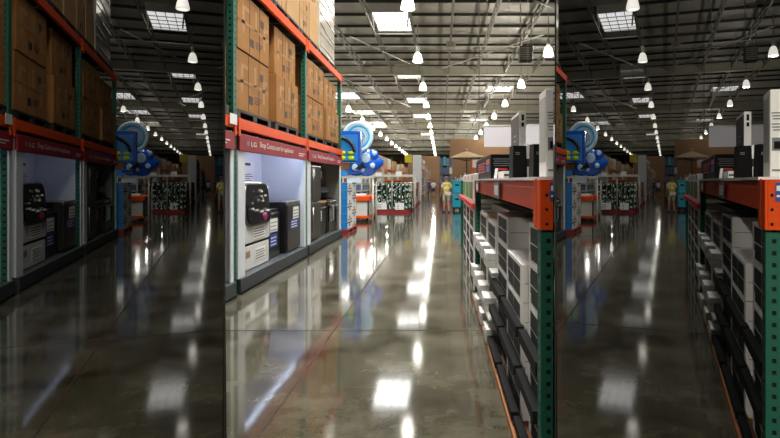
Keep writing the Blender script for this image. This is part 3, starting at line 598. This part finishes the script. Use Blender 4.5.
# ------------------------------------------------------------------ people
def skin_mesh(joints, edges, sub=1):
    me = bpy.data.meshes.new('m'); me.from_pydata([j[0] for j in joints], edges, [])
    ob = bpy.data.objects.new('m', me); COL.objects.link(ob)
    md = ob.modifiers.new('s', 'SKIN'); md.use_smooth_shade = True
    for i, j in enumerate(joints):
        me.skin_vertices[0].data[i].radius = j[1] if hasattr(j[1], '__len__') else (j[1], j[1])
    me.skin_vertices[0].data[0].use_root = True
    sb = ob.modifiers.new('u', 'SUBSURF'); sb.levels = sub
    e = ob.evaluated_get(bpy.context.evaluated_depsgraph_get()).to_mesh()
    r = ([tuple(v.co) for v in e.vertices], [tuple(p.vertices) for p in e.polygons])
    bpy.data.objects.remove(ob); bpy.data.meshes.remove(me); return r
def person(x, y, label, shirt, pants, hair, hgt=1.75, rot=0, stride=.1, arm=0, shorts=True):
    k = hgt/1.75; rz = Matrix.Rotation(rot, 3, 'Z')
    def W(v): q = rz @ (Vector(v)*k); return (q.x+x, q.y+y, q.z)
    t = Thing('person', label, 'person', (x, y, 0)); s = stride
    hipL, hipR = (-.095, 0, .9), (.095, 0, .9)
    knL, knR = (-.105, .04+s, .49), (.105, -s*.4+.03, .49); anL, anR = (-.11, s*1.3-.0, .09), (.11, -s*1.4, .09)
    toL, toR = (-.125, s*1.3+.15, .03), (.13, -s*1.4+.15, .03)
    elL, elR = (-.265, -.03, 1.13), (.26, .02+arm*.1, 1.13); wrL, wrR = (-.27, .1, .9), (.24, .14+arm*.16, .92+arm*.16)
    haL, haR = (-.265, .15, .82), (.225, .2+arm*.18, .86+arm*.2)
    J = [((0, 0, .95), (.15, .11)), ((0, 0, 1.12), (.135, .1)), ((0, 0, 1.32), (.165, .11)), ((0, 0, 1.44), (.1, .08)), ((0, .01, 1.53), .055), ((0, .02, 1.6), .06),
         ((-.18, 0, 1.41), .062), (elL, .043), (wrL, .03), ((.18, 0, 1.41), .062), (elR, .043), (wrR, .03),
         (hipL, (.088, .09)), (knL, .056), (anL, .038), (hipR, (.088, .09)), (knR, .056), (anR, .038), (toL, (.035, .03)), (toR, (.035, .03)), (haL, (.03, .018)), (haR, (.03, .018))]
    E = [(0, 1), (1, 2), (2, 3), (3, 4), (4, 5), (3, 6), (6, 7), (7, 8), (3, 9), (9, 10), (10, 11), (0, 12), (12, 13), (13, 14), (0, 15), (15, 16), (16, 17), (14, 18), (17, 19), (8, 20), (11, 21)]
    vs, fs = skin_mesh(J, E); b = t.part('body'); b.add([W(v) for v in vs], fs, 'skin', True)
    hv = []; 
    p2 = Part('x'); p2.ball((0, .03, 1.655), (.078, .098, .118), 'skin', 16, fn=lambda ph, a: -.08*(ph > 2.2)); p2.ball((0, .128, 1.64), (.015, .022, .026), 'skin', 8)
    for sx in (-1, 1): p2.ball((sx*.08, .02, 1.65), (.012, .025, .034), 'skin', 8)
    p2.ball((0, .115, 1.6), (.03, .01, .008), 'shirt_rose', 8); [p2.ball((sx*.032, .115, 1.672), (.013, .01, .008), 'hair_dark', 8) for sx in (-1, 1)]
    for hnd in (haL, haR):      # fingers and thumb
        for f in range(4): p2.tube((hnd[0], hnd[1]-.02+.016*f, hnd[2]), (hnd[0]*.97, hnd[1]-.025+.02*f, hnd[2]-.075+.006*abs(f-1.5)), .0095, .007, 'skin', 6)
        p2.tube((hnd[0], hnd[1]+.015, hnd[2]+.04), (hnd[0]*.93, hnd[1]+.05, hnd[2]-.01), .011, .008, 'skin', 6)
    for i, f in enumerate(p2.F): pass
    o = len(b.V); b.V += [W(v) for v in p2.V]; b.F += [[i+o for i in f] for f in p2.F]; b.M += p2.M; b.S += p2.S
    hr = t.part('hair'); p3 = Part('x'); p3.ball((0, .012, 1.685), (.088, .1, .1), hair, 16); p3.V = [v for v in p3.V]
    hr.add([W(v) for v in p3.V], [f for f in p3.F], hair, True)
    J2 = [((0, 0, .99), (.175, .135)), ((0, 0, 1.13), (.16, .125)), ((0, 0, 1.33), (.185, .13)), ((0, 0, 1.43), (.12, .1)), ((-.19, 0, 1.4), .078), ((-.25, -.02, 1.2), .066), ((.19, 0, 1.4), .078), ((.25, .01, 1.2), .066), ((0, 0, .9), (.185, .145))]
    vs, fs = skin_mesh(J2, [(0, 1), (1, 2), (2, 3), (3, 4), (4, 5), (3, 6), (6, 7), (0, 8)]); t.part('shirt').add([W(v) for v in vs], fs, shirt, True)
    lk = .5 if shorts else .98
    def lerp(a, c, f): return tuple(a[i]+(c[i]-a[i])*f for i in range(3))
    if shorts: J3 = [((0, 0, .95), (.168, .13)), (hipL, .108), (lerp(hipL, knL, .85), .088), (hipR, .108), (lerp(hipR, knR, .85), .088)]; E3 = [(0, 1), (1, 2), (0, 3), (3, 4)]
    else: J3 = [((0, 0, .95), (.168, .13)), (hipL, .105), (knL, .074), (lerp(knL, anL, .9), .06), (hipR, .105), (knR, .074), (lerp(knR, anR, .9), .06)]; E3 = [(0, 1), (1, 2), (2, 3), (0, 4), (4, 5), (5, 6)]
    vs, fs = skin_mesh(J3, E3); t.part('shorts' if shorts else 'trousers').add([W(v) for v in vs], fs, pants, True)
    for a, c in ((anL, toL), (anR, toR)):
        sh = t.part('shoe'); p4 = Part('x'); p4.ball(((a[0]+c[0])/2, (a[1]+c[1])/2, .045), (.05, .13, .045), 'shoe', 12); sh.add([W(v) for v in p4.V], p4.F, 'shoe', True)
person(.33, 30, 'person in a pale yellow shirt and khaki shorts standing in the aisle', 'shirt_yellow', 'shorts_khaki', 'hair_grey', 1.78, .35, .05, 1)
person(-.62, 57, 'person in a white shirt walking far down the aisle', 'shirt_white', 'denim', 'hair_dark', 1.62, .1, .16, 0)
person(.1, 60, 'person in a blue shirt far down the aisle', 'shirt_blue', 'denim', 'hair_dark', 1.7, 2.8, .1, 0, False)
person(.75, 56, 'person in a rose shirt at the far end, right side', 'shirt_rose', 'shorts_khaki', 'hair_dark', 1.55, 3.0, .08, 1)
person(-1.1, 66, 'person in dark trousers beside the farthest left shelf', 'shirt_blue', 'denim', 'hair_dark', 1.68, .4, .1, 0, False)
t = Thing('shopping_cart', 'small grey shopping cart between the distant shoppers', 'cart', (.35, 55.5, 0))
b = t.part('basket'); b.add([(0, 55, .6), (.6, 55, .6), (.6, 56, .6), (0, 56, .6), (-.05, 54.9, 1.0), (.65, 54.9, 1.0), (.65, 56.1, 1.0), (-.05, 56.1, 1.0)], [(0, 1, 2, 3), (0, 4, 5, 1), (1, 5, 6, 2), (2, 6, 7, 3), (3, 7, 4, 0)], 'goods_red')
[t.part('leg').tube((x, y, .1), (x, y, .6), .02, .02, 'steel', 6) for x in (.02, .58) for y in (55.05, 55.95)]
for x in (.02, .58):
    for y in (55.05, 55.95): w = t.part('wheel'); w.tube((x-.02, y, .06), (x+.02, y, .06), .06, .06, 'black_matte', 10)
# pair of turquoise totes stacked on a wheeled base
for j in range(2):
    z = .18+j*.74
    t = Thing('storage_tote', ('lower', 'upper')[j]+' turquoise plastic tote of the pair beside the yellow shirt', 'tote', (.95, 32, z), 'turquoise totes')
    b = t.part('tub'); b.box(.68, 1.12, 31.6, 32.6, z, z+.62, 'teal', .05)
    l = t.part('lid'); l.box(.65, 1.15, 31.55, 32.65, z+.62, z+.7, 'teal', .03); h = t.part('handle'); h.box(.8, 1.0, 31.56, 31.6, z+.4, z+.48, 'ink_black', .01)
t = Thing('wheeled_base', 'dark wheeled base under the turquoise totes', 'dolly', (.9, 32, 0)); t.part('platform').box(.68, 1.12, 31.6, 32.6, .12, .178, 'black_matte', .01)
for x in (.74, 1.06):
    for y in (31.7, 32.5): w = t.part('wheel'); w.tube((x-.02, y, .06), (x+.02, y, .06), .06, .06, 'black_matte', 12)
# umbrella
t = Thing('patio_umbrella', 'open beige patio umbrella on a pole right of the aisle', 'umbrella', (1.38, 31, 0))
c = t.part('canopy'); n = 8; vs = [(1.38, 31, 3.12)]
for r, z in ((.45, 2.98), (.92, 2.8), (.9, 2.74)):
    for k in range(n): a = 2*math.pi*(k+.5)/n; vs.append((1.38+r*math.cos(a), 31+r*math.sin(a), z))
fs = [(0, 1+k, 1+(k+1) % n) for k in range(n)]+[(1+j*n+k, 1+(j+1)*n+k, 1+(j+1)*n+(k+1) % n, 1+j*n+(k+1) % n) for j in range(2) for k in range(n)]; c.add(vs, fs, 'umbrella_beige')
[t.part('rib').tube((1.38, 31, 2.6), (1.38+.9*math.cos(2*math.pi*(k+.5)/n), 31+.9*math.sin(2*math.pi*(k+.5)/n), 2.78), .012, .012, 'truss_dark', 5) for k in range(n)]
t.part('pole').tube((1.38, 31, 0), (1.38, 31, 3.2), .03, .03, 'truss_dark'); t.part('base').tube((1.38, 31, 0), (1.38, 31, .1), .3, .25, 'truss_dark', 20); t.part('finial').ball((1.38, 31, 3.2), .05, 'umbrella_beige', 10)
for i, (x0, x1, z0, z1) in enumerate(((1.47, 2.4, 2.72, 3.42), (2.83, 3.95, 2.8, 3.46))):
    t = Thing('hanging_banner', 'blank white hanging banner, %s of the pair' % ('left', 'right')[i], 'banner', ((x0+x1)/2, 20, z0), 'white banners')
    t.part('cloth').box(x0, x1, 20, 20.015, z0, z1, 'cloth_white'); q = t.part('rod'); q.tube((x0-.02, 20, z1), (x1+.02, 20, z1), .015, .015, 'pipe_white'); [t.part('cord').tube((x, 20, z1), (x, 20, 11.2), .006, .006, 'truss', 5) for x in (x0+.1, x1-.1)]

# ------------------------------------------------------------------ right rack
XR = .49
RR = Thing('pallet_rack', 'low rack with thick orange beam along the right of the aisle', 'rack', (XR, 2.9, 0))
for y in (2.92, 8.3): upright(RR, XR, -1, y, .078, .1, 1.6, .058, .021)
upright(RR, XR, -1, 14.2, .078, .1, 1.6, .1, .02)
for y in (2.92, 8.3): upright(RR, XR+1.15, -1, y, .078, .1, 1.6, .1, .02)
beam(RR, XR, -1, 3.02, 8.3, 1.445, 1.6, .06, .07); beam(RR, XR+1.2, -1, 3.02, 8.3, 1.445, 1.6, .06)
c = RR.part('beam_connector', 'orange beam connector plate facing the camera'); c.box(XR+.006, XR+.09, 2.895, 2.92, 1.36, 1.605, 'rack_orange', .004)
c.box(XR-.008, XR+.006, 2.895, 3.08, 1.36, 1.605, 'rack_orange', .003); [c.ball((XR+.025, 2.893, z), (.008, .006, .008), 'hole_dark', 8) for z in (1.39, 1.46, 1.53)]
k_ = RR.part('sticker', 'blue and white sticker'); k_.box(XR+.04, XR+.085, 2.892, 2.895, 1.5, 1.59, 'ink_blue'); k_.box(XR+.045, XR+.08, 2.89, 2.892, 1.52, 1.53, 'ink_white'); k_.box(XR+.045, XR+.08, 2.89, 2.892, 1.55, 1.575, 'ink_white')
for y in (4.75, 7.3): q = RR.part('price_tag', 'grey price tag on the beam'); q.box(XR-.026, XR-.02, y, y+.42, 1.455, 1.585, 'ink_grey'); q.box(XR-.028, XR-.026, y+.05, y+.36, 1.48, 1.56, 'ink_white')
q = RR.part('deck', 'white deck board'); q.box(XR-.02, XR+1.2, 3.02, 8.35, 1.602, 1.618, 'carton_white')
q = RR.part('beam', 'red beam of the far bay'); q.box(XR-.04, XR+.02, 8.42, 14.2, 1.2, 1.27, 'ink_red')
q = RR.part('inner_shelf', 'dark shelf edge under the beam'); q.box(XR+.12, XR+1.15, 3.05, 8.25, 1.38, 1.40, 'black_matte')

def win_carton(x, y0, y1, z0, z1, label, dx=0):
    t = Thing('appliance_carton', label, 'carton', (x+.2, y0, z0), 'white cartons with window print'); xf = x+dx
    b = t.part('body'); b.box(xf, xf+.5, y0, y1, z0, z1, 'carton_white', .006)
    p = t.part('window_print', 'dark printed window panes'); L = y1-y0; h = z1-z0
    cols_ = 2
    for i in range(cols_):
        for j in range(2):
            a = y0+L*(.09+.41*i); c = a+L*.38; e = z0+h*(.1+.42*j); p.box(xf-.002, xf, a, c, e, e+h*.38, 'window_dark')
    s = t.part('sticker', 'small white sticker'); s.box(xf-.004, xf-.002, y0+L*.84, y0+L*.95, z0+h*.1, z0+h*.3, 'ink_white')
    s = t.part('seam', 'grey tape seam on the end'); s.box(xf+.02, xf+.48, y0-.002, y0, z0+h*.5-.002, z0+h*.5+.002, 'ink_grey')
rows = [('nearest', 3.05, 3.72, (.05, .32, .58, .84, 1.10), 1.345, .06), ('second', 3.86, 4.72, (.05, .31, .56, .81), 1.06, .035), ('third', 4.88, 5.75, (.05, .3, .55, .8, 1.05), 1.30, .06),
        ('fourth', 5.9, 6.95, (.05, .33, .6, .88), 1.16, .06), ('fifth', 7.05, 8.2, (.05, .33, .6, .88), 1.18, .06)]
TN = ['bottom', 'second', 'third', 'fourth', 'fifth']
for nm, y0, y1, zs, top, dx in rows:
    zz = list(zs)+[top]
    for k in range(len(zs)):
        win_carton(XR, y0, y1, zz[k]+.001, zz[k+1]-.001, 'white carton with window print, %s tier of the %s right stack' % (TN[k], nm), dx)
pallet(XR-.045, XR+.75, 3.02, 8.28, 0, 'orange wooden pallet under the white cartons on the right', 'pallet_wood', .048)
for i, (y0, y1) in enumerate(((8.6, 9.7), (9.8, 10.9), (11.0, 12.2))):
    for k in range(4): win_carton(XR, y0, y1, .02+k*.29, .02+k*.29+.287, 'white carton with window print, %s tier, %s stack past the far upright' % (TN[k], ORD[i]), -.01)
    t = Thing('carton', 'green pictured carton, %s on the red beam past the upright' % ORD[i], 'carton', (XR+.3, y0, 1.28), 'green pictured cartons')
    t.part('body').box(XR-.02, XR+.6, y0, y1, 1.275, 1.7, 'carton_white', .01); p = t.part('picture', 'green garden picture'); p.box(XR-.023, XR-.02, y0+.05, y1-.05, 1.33, 1.58, 'goods_green'); p.box(XR+.02, XR+.56, y0-.003, y0, 1.33, 1.58, 'goods_green')
    p.box(XR-.023, XR-.02, y0+.1, y0+.3, 1.61, 1.68, 'ink_red'); p.box(XR+.08, XR+.3, y0-.003, y0, 1.62, 1.68, 'dark_green'); p.ball((XR+.45, y0-.004, 1.64), (.05, .003, .04), 'ink_red', 12)
p = one('shelf_stock', 'long grey carton lying under the orange beam on the stacks', 'carton', (XR+.5, 5.2, 1.3)); p.box(XR+.2, XR+.6, 6.0, 8.1, 1.20, 1.3, 'carton_grey', .01)
# small white boxes stepping along the front
TI = (('upper', XR-.02, .74, .88), ('middle', XR-.045, .3, .44), ('bottom', XR-.045, .06, .19))
for nm, x, z0, z1 in TI:
    off = {'upper': 0, 'middle': .0, 'bottom': -.25}[nm]
    for k in range(4):
        y0 = 5.92+k*.72+off
        if nm == 'bottom' and k == 3: continue
        t = Thing('small_box', 'small white box, %s from the near end of the %s front row' % (ORD[k], nm), 'box', (x+.06, y0, z0), 'small white boxes on the rack front')
        t.part('body').box(x-.01, x+.105, y0, y0+.36, z0, z1, 'carton_white', .005); f = t.part('flap', 'grey seam line'); f.box(x, x+.1, y0-.002, y0, (z0+z1)/2, (z0+z1)/2+.003, 'ink_grey'); f.box(x-.012, x-.01, y0+.04, y0+.3, z0+.03, z1-.04, 'carton_grey')
    t = Thing('shelf_rail', 'pale rail carrying the %s row of small white boxes' % nm, 'rail', (x, 5.6, z0)); t.part('rail').box(x+.01, x+.1, 5.6+off, 8.28, z0-.035, z0-.002, 'carton_grey', .003)
# long black bars in three tiers
for nm, z0, z1, x in (('upper', .585, .675, XR-.005), ('middle', .345, .43, XR-.02), ('lower', .06, .135, XR-.035)):
    for i, (y0, y1) in enumerate(((3.04, 3.74), (3.8, 4.78), (4.84, 5.7))):
        t = Thing('long_carton', 'long black carton, %s from the front, %s tier of the right rack' % (ORD[i], nm), 'carton', (x+.04, y0, z0), 'long black cartons on the rack front')
        d = .004*i
        t.part('body').box(x-d, x+.05, y0, y1, z0+.02, z1, 'black_matte', .006); t.part('end_cap').box(x+.004-d, x+.045, y0-.004, y0, z0+.028, z1-.008, 'black_plastic')
# goods standing on the rack (eye level)
def tower(x0, x1, y0, y1, z1, label, m='black_matte'):
    t = Thing('tower_box', label, 'box', ((x0+x1)/2, y0, 1.618), 'tall black boxes on the right rack'); b = t.part('body')
    a = (x1-x0)*.06
    v = [(x0, y0, 1.619), (x1, y0, 1.619), (x1, y1, 1.619), (x0, y1, 1.619), (x0+a, y0+.01, z1), (x1-a, y0+.01, z1), (x1-a, y1, z1+.006), (x0+a, y1, z1+.006)]
    b.add(v, [(3, 2, 1, 0), (4, 5, 6, 7), (0, 1, 5, 4), (1, 2, 6, 5), (2, 3, 7, 6), (3, 0, 4, 7)], m)
    s = t.part('side_clip', 'small black side catch'); s.box(x1-.002, x1+.02, y0+.02, y0+.08, 1.619+(z1-1.619)*.35, 1.619+(z1-1.619)*.6, 'black_plastic', .004)
    q = t.part('lettering', 'tiny pale lettering'); [q.box(x0+.015+a, x0+.015+a+(x1-x0)*.3, y0+.004, y0+.009, z1-.055-.012*k, z1-.05-.012*k, 'ink_grey') for k in range(2)]
tower(.545, .655, 4.5, 4.75, 1.862, 'tall black box on the rack, farther of the pair')
tower(.59, .71, 3.8, 4.0, 1.832, 'tall black box on the rack, nearer of the pair')
t = Thing('carton', 'white carton standing between the two black boxes', 'carton', (.7, 4.85, 1.62)); t.part('body').box(.68, .9, 4.9, 5.1, 1.619, 1.89, 'carton_white', .005)
t = Thing('carton', 'tall narrow white carton with dark side standing on the right rack', 'carton', (.8, 6, 1.62))
t.part('body').box(.79, .86, 6, 6.65, 1.619, 2.29, 'carton_white', .004); q = t.part('dark_side', 'dark printed side'); q.box(.787, .79, 6.01, 6.64, 1.63, 2.26, 'print_dark'); [q.box(.785, .787, 6.2, 6.4, 2.0+.05*k, 2.02+.05*k, 'ink_grey') for k in range(2)]
q = t.part('printed_mark', 'black marks near the top'); q.box(.815, .84, 5.997, 6, 2.2, 2.26, 'ink_black'); q.box(.815, .84, 5.997, 6, 2.14, 2.18, 'ink_black')
t = Thing('carton', 'tall white printed carton at the near end of the right rack', 'carton', (.65, 3.2, 1.62)); t.part('body').box(.565, .8, 3.2, 3.42, 1.619, 2.09, 'carton_white', .005)
q = t.part('print', 'grey text lines and a small picture')
for g_ in range(2):
    for k in range(3): q.box(.573+.003*k, .655, 3.197, 3.2, 1.96-.016*k-.09*g_*0-.06*g_, 1.966-.016*k-.06*g_, 'ink_grey')
q.box(.575, .65, 3.197, 3.2, 1.76, 1.83, 'ink_grey'); q.box(.585, .635, 3.195, 3.197, 1.77, 1.81, 'ink_black'); q.box(.575, .66, 3.197, 3.2, 1.65, 1.66, 'ink_grey'); q.box(.5628, .565, 3.22, 3.4, 1.7, 2.05, 'carton_grey')
t = Thing('tv_carton', 'wide black carton with red logo block standing on the right rack', 'carton', (.65, 7, 1.62))
t.part('body').box(.55, .78, 6.5, 9.1, 1.619, 1.885, 'ink_black', .006)
q = t.part('logo', 'red framed logo and blue patch'); q.box(.547, .55, 7.3, 8.55, 1.7, 1.82, 'ink_red'); q.box(.545, .547, 7.36, 8.49, 1.715, 1.805, 'ink_black')
for a, b in ((7.45, 7.7), (7.8, 8.05), (8.15, 8.4)): q.box(.543, .545, a, b, 1.73, 1.79, 'ink_red'); q.box(.542, .543, a+.08, b-.08, 1.745, 1.775, 'ink_black')
q.box(.547, .55, 6.65, 7.1, 1.78, 1.84, 'ink_red'); q.box(.547, .55, 6.65, 7.1, 1.7, 1.77, 'ink_blue')
s = t.part('print', 'pale text lines and a red word on the end')
for k in range(4): s.box(.575+.012*(k % 2), .755-.012*(k % 2), 6.497, 6.5, 1.83-.024*k, 1.837-.024*k, 'ink_grey')
s.box(.6, .73, 6.496, 6.5, 1.715, 1.735, 'ink_red')
t = Thing('carton', 'small white carton with red stripe lying before the black carton', 'carton', (.66, 5.7, 1.62)); t.part('body').box(.6, .76, 5.7, 6.2, 1.619, 1.69, 'carton_white', .004)
q = t.part('stripe', 'red and black stripe'); q.box(.61, .75, 5.697, 5.7, 1.645, 1.66, 'ink_black'); q.box(.7, .75, 5.697, 5.7, 1.665, 1.685, 'ink_red')
t = Thing('card', 'small black and white card propped beside the black carton', 'card', (.55, 6.0, 1.62)); q = t.part('card'); q.add([(.535, 5.9, 1.619), (.56, 5.9, 1.619), (.575, 5.95, 1.72), (.55, 5.95, 1.72), (.535, 5.96, 1.619), (.56, 5.96, 1.619), (.575, 5.97, 1.72), (.55, 5.97, 1.72)], [(0, 1, 2, 3), (7, 6, 5, 4), (0, 3, 7, 4), (1, 5, 6, 2), (3, 2, 6, 7)], 'ink_white')
# a second run of goods behind the rack
shelf_unit(1.9, 3.2, 9, 16, (.2, .9, 1.45), 'black shelf of dark goods behind the right rack', 'dark box on the black shelf behind the right rack', 'dark boxes behind the right rack', 'x-', 7, ('black_matte', 'ink_black', 'goods_blue', 'print_dark'), 'black_matte', 2.0)

# ------------------------------------------------------------------ placing the three aisles
SL, SR = -215.5/F, 115.5/F                     # directions of the dividers as seen from the entrance
EPS = .012
def room_planes(r):
    """list of (point, normal): keep the side the normal points to"""
    nl = Vector((1, -SL, 0)).normalized(); nr = Vector((-1, SR, 0)).normalized()
    if r == 'mid': return [(nl*EPS, nl), (nr*EPS, nr)]
    if r == 'left': return [(-nl*EPS, -nl)]
    return [(-nr*EPS, -nr)]
ROOMS = (('mid', 0.0, ', middle panel', 1.0), ('left', math.atan(225/F), ', left panel', .125), ('right', -math.atan(225/F), ', right panel', .125))
def build_mesh(part, pivot, cx, sy, M, planes, dim):
    V = [((v[0]-pivot[0])*cx, (v[1]-pivot[1])*sy, v[2]-pivot[2]) for v in part.V]
    W = [M @ Vector(v) for v in V]; cut = []
    for co, n in planes:
        ds = [(w-co).dot(n) for w in W]
        if max(ds) <= 1e-4: return None
        if min(ds) < -1e-4: cut.append((co, n))
    me = bpy.data.meshes.new(part.name)
    me.from_pydata(V, [], part.F)
    names = sorted(set(part.M)); idx = {}
    for i, m in enumerate(names):
        r = {'LAMP': 'lamp_', 'SKY': 'sky_', 'LED': 'led_'}.get(m); mm = MATS[r+('dim' if dim else 'bright')] if r else MATS[m]
        me.materials.append(mm); idx[m] = i
    me.polygons.foreach_set('material_index', [idx[m] for m in part.M]); me.polygons.foreach_set('use_smooth', part.S)
    if cut:
        bm = bmesh.new(); bm.from_mesh(me); Mi = M.inverted(); R = M.to_3x3().transposed()
        for co, n in cut:
            g = bm.verts[:]+bm.edges[:]+bm.faces[:]
            if not g: break
            bmesh.ops.bisect_plane(bm, geom=g, plane_co=Mi @ co, plane_no=R @ n, clear_inner=True)
        if not bm.faces: bm.free(); bpy.data.meshes.remove(me); return None
        bm.to_mesh(me); bm.free()
    me.update(); return me
for room, th, suffix, power in ROOMS+(('all', 0.0, '', 1.0),):
    ct, st_ = math.cos(th), math.sin(th); planes = room_planes(room) if room != 'all' else []; dim = room in ('left', 'right')
    R = Matrix.Rotation(th, 4, 'Z')
    for t in (THINGS if room != 'all' else FILL_LAMPS):
        px, py, pz = t.pivot
        loc = R @ Vector((px*ct, py/ct-px*st_, pz)); M = Matrix.Translation(loc) @ R
        made = []
        for p, par in t.parts:
            if not p.V: continue
            me = build_mesh(p, t.pivot, ct, 1/ct, M, planes, dim)
            if me: made.append((p, par, me))
        if not made: continue
        label = (t.label+suffix) if t.label else None; group = (t.group+suffix) if t.group else None
        if t.single: root = bpy.data.objects.new(t.name, made[0][2])
        else:
            root = bpy.data.objects.new(t.name, None); root.empty_display_size = .1
        COL.objects.link(root); root.matrix_world = M
        if label: root['label'] = label; root['category'] = t.cat
        if group: root['group'] = group
        if t.kind: root['kind'] = t.kind
        if t.single: continue
        got = {}
        for p, par, me in made:
            o = bpy.data.objects.new(p.name, me); COL.objects.link(o); o.parent = got.get(id(par), root) if par else root
            got[id(p)] = o
            if p.label: o['label'] = p.label
            if p.kind: o['kind'] = p.kind
    for kind, c, w, size, colr in (LIGHTS if room != 'all' else FILL_LIGHTS):
        loc = R @ Vector((c[0]*ct, c[1]/ct-c[0]*st_, c[2]))
        if any((loc-co).dot(n) < .3 for co, n in planes) or (loc.y < 1 and room != 'all'): continue
        if kind == 'POINT': l = bpy.data.lights.new('lamp_light', 'POINT'); l.shadow_soft_size = size
        else:
            l = bpy.data.lights.new('area_light', 'AREA'); l.shape = 'RECTANGLE'; l.size, l.size_y = size
        l.energy = w*power*(1.0 if kind != 'STRIP' else 1.1); l.color = colr
        o = bpy.data.objects.new('lamp_light', l); COL.objects.link(o); o.location = loc; o.rotation_euler = (0, 0, th)
# added dividers, no store walls: they keep each aisle's light to itself
for nm, s in (('wall_left', SL), ('wall_right', SR)):
    d = Vector((s, 1, 0)).normalized(); n = Vector((d.y, -d.x, 0)); a, b = 2.2, 290; hw = .003
    vs = [d*a+n*hw, d*a-n*hw, d*b-n*hw, d*b+n*hw]
    me = bpy.data.meshes.new(nm); me.from_pydata([(v.x, v.y, z) for z in (0, 11.5) for v in vs], [], [(0, 1, 2, 3), (4, 7, 6, 5), (0, 4, 5, 1), (1, 5, 6, 2), (2, 6, 7, 3), (3, 7, 4, 0)])
    me.materials.append(MATS['divider']); o = bpy.data.objects.new(nm, me); COL.objects.link(o); o['kind'] = 'structure'

# ------------------------------------------------------------------ camera, world, view
cam = bpy.data.cameras.new('camera'); co = bpy.data.objects.new('camera', cam); COL.objects.link(co)
cam.sensor_fit = 'HORIZONTAL'; cam.sensor_width = 36; cam.lens = F/780*36; cam.shift_x = -(440-390)/780; cam.shift_y = -(219-180.5)/780
cam.clip_start = .05; cam.clip_end = 400
co.location = (0, 0, H); co.rotation_euler = (math.pi/2, 0, 0)
sc = bpy.context.scene; sc.camera = co
w = bpy.data.worlds.new('world'); sc.world = w; w.use_nodes = True
w.node_tree.nodes['Background'].inputs['Color'].default_value = (0, 0, 0, 1)
sc.view_settings.view_transform = 'Standard'; sc.view_settings.look = 'None'; sc.view_settings.gamma = 1; sc.view_settings.exposure = .6
sc.cycles.use_denoising = True; sc.cycles.max_bounces = 8; sc.cycles.sample_clamp_indirect = 6
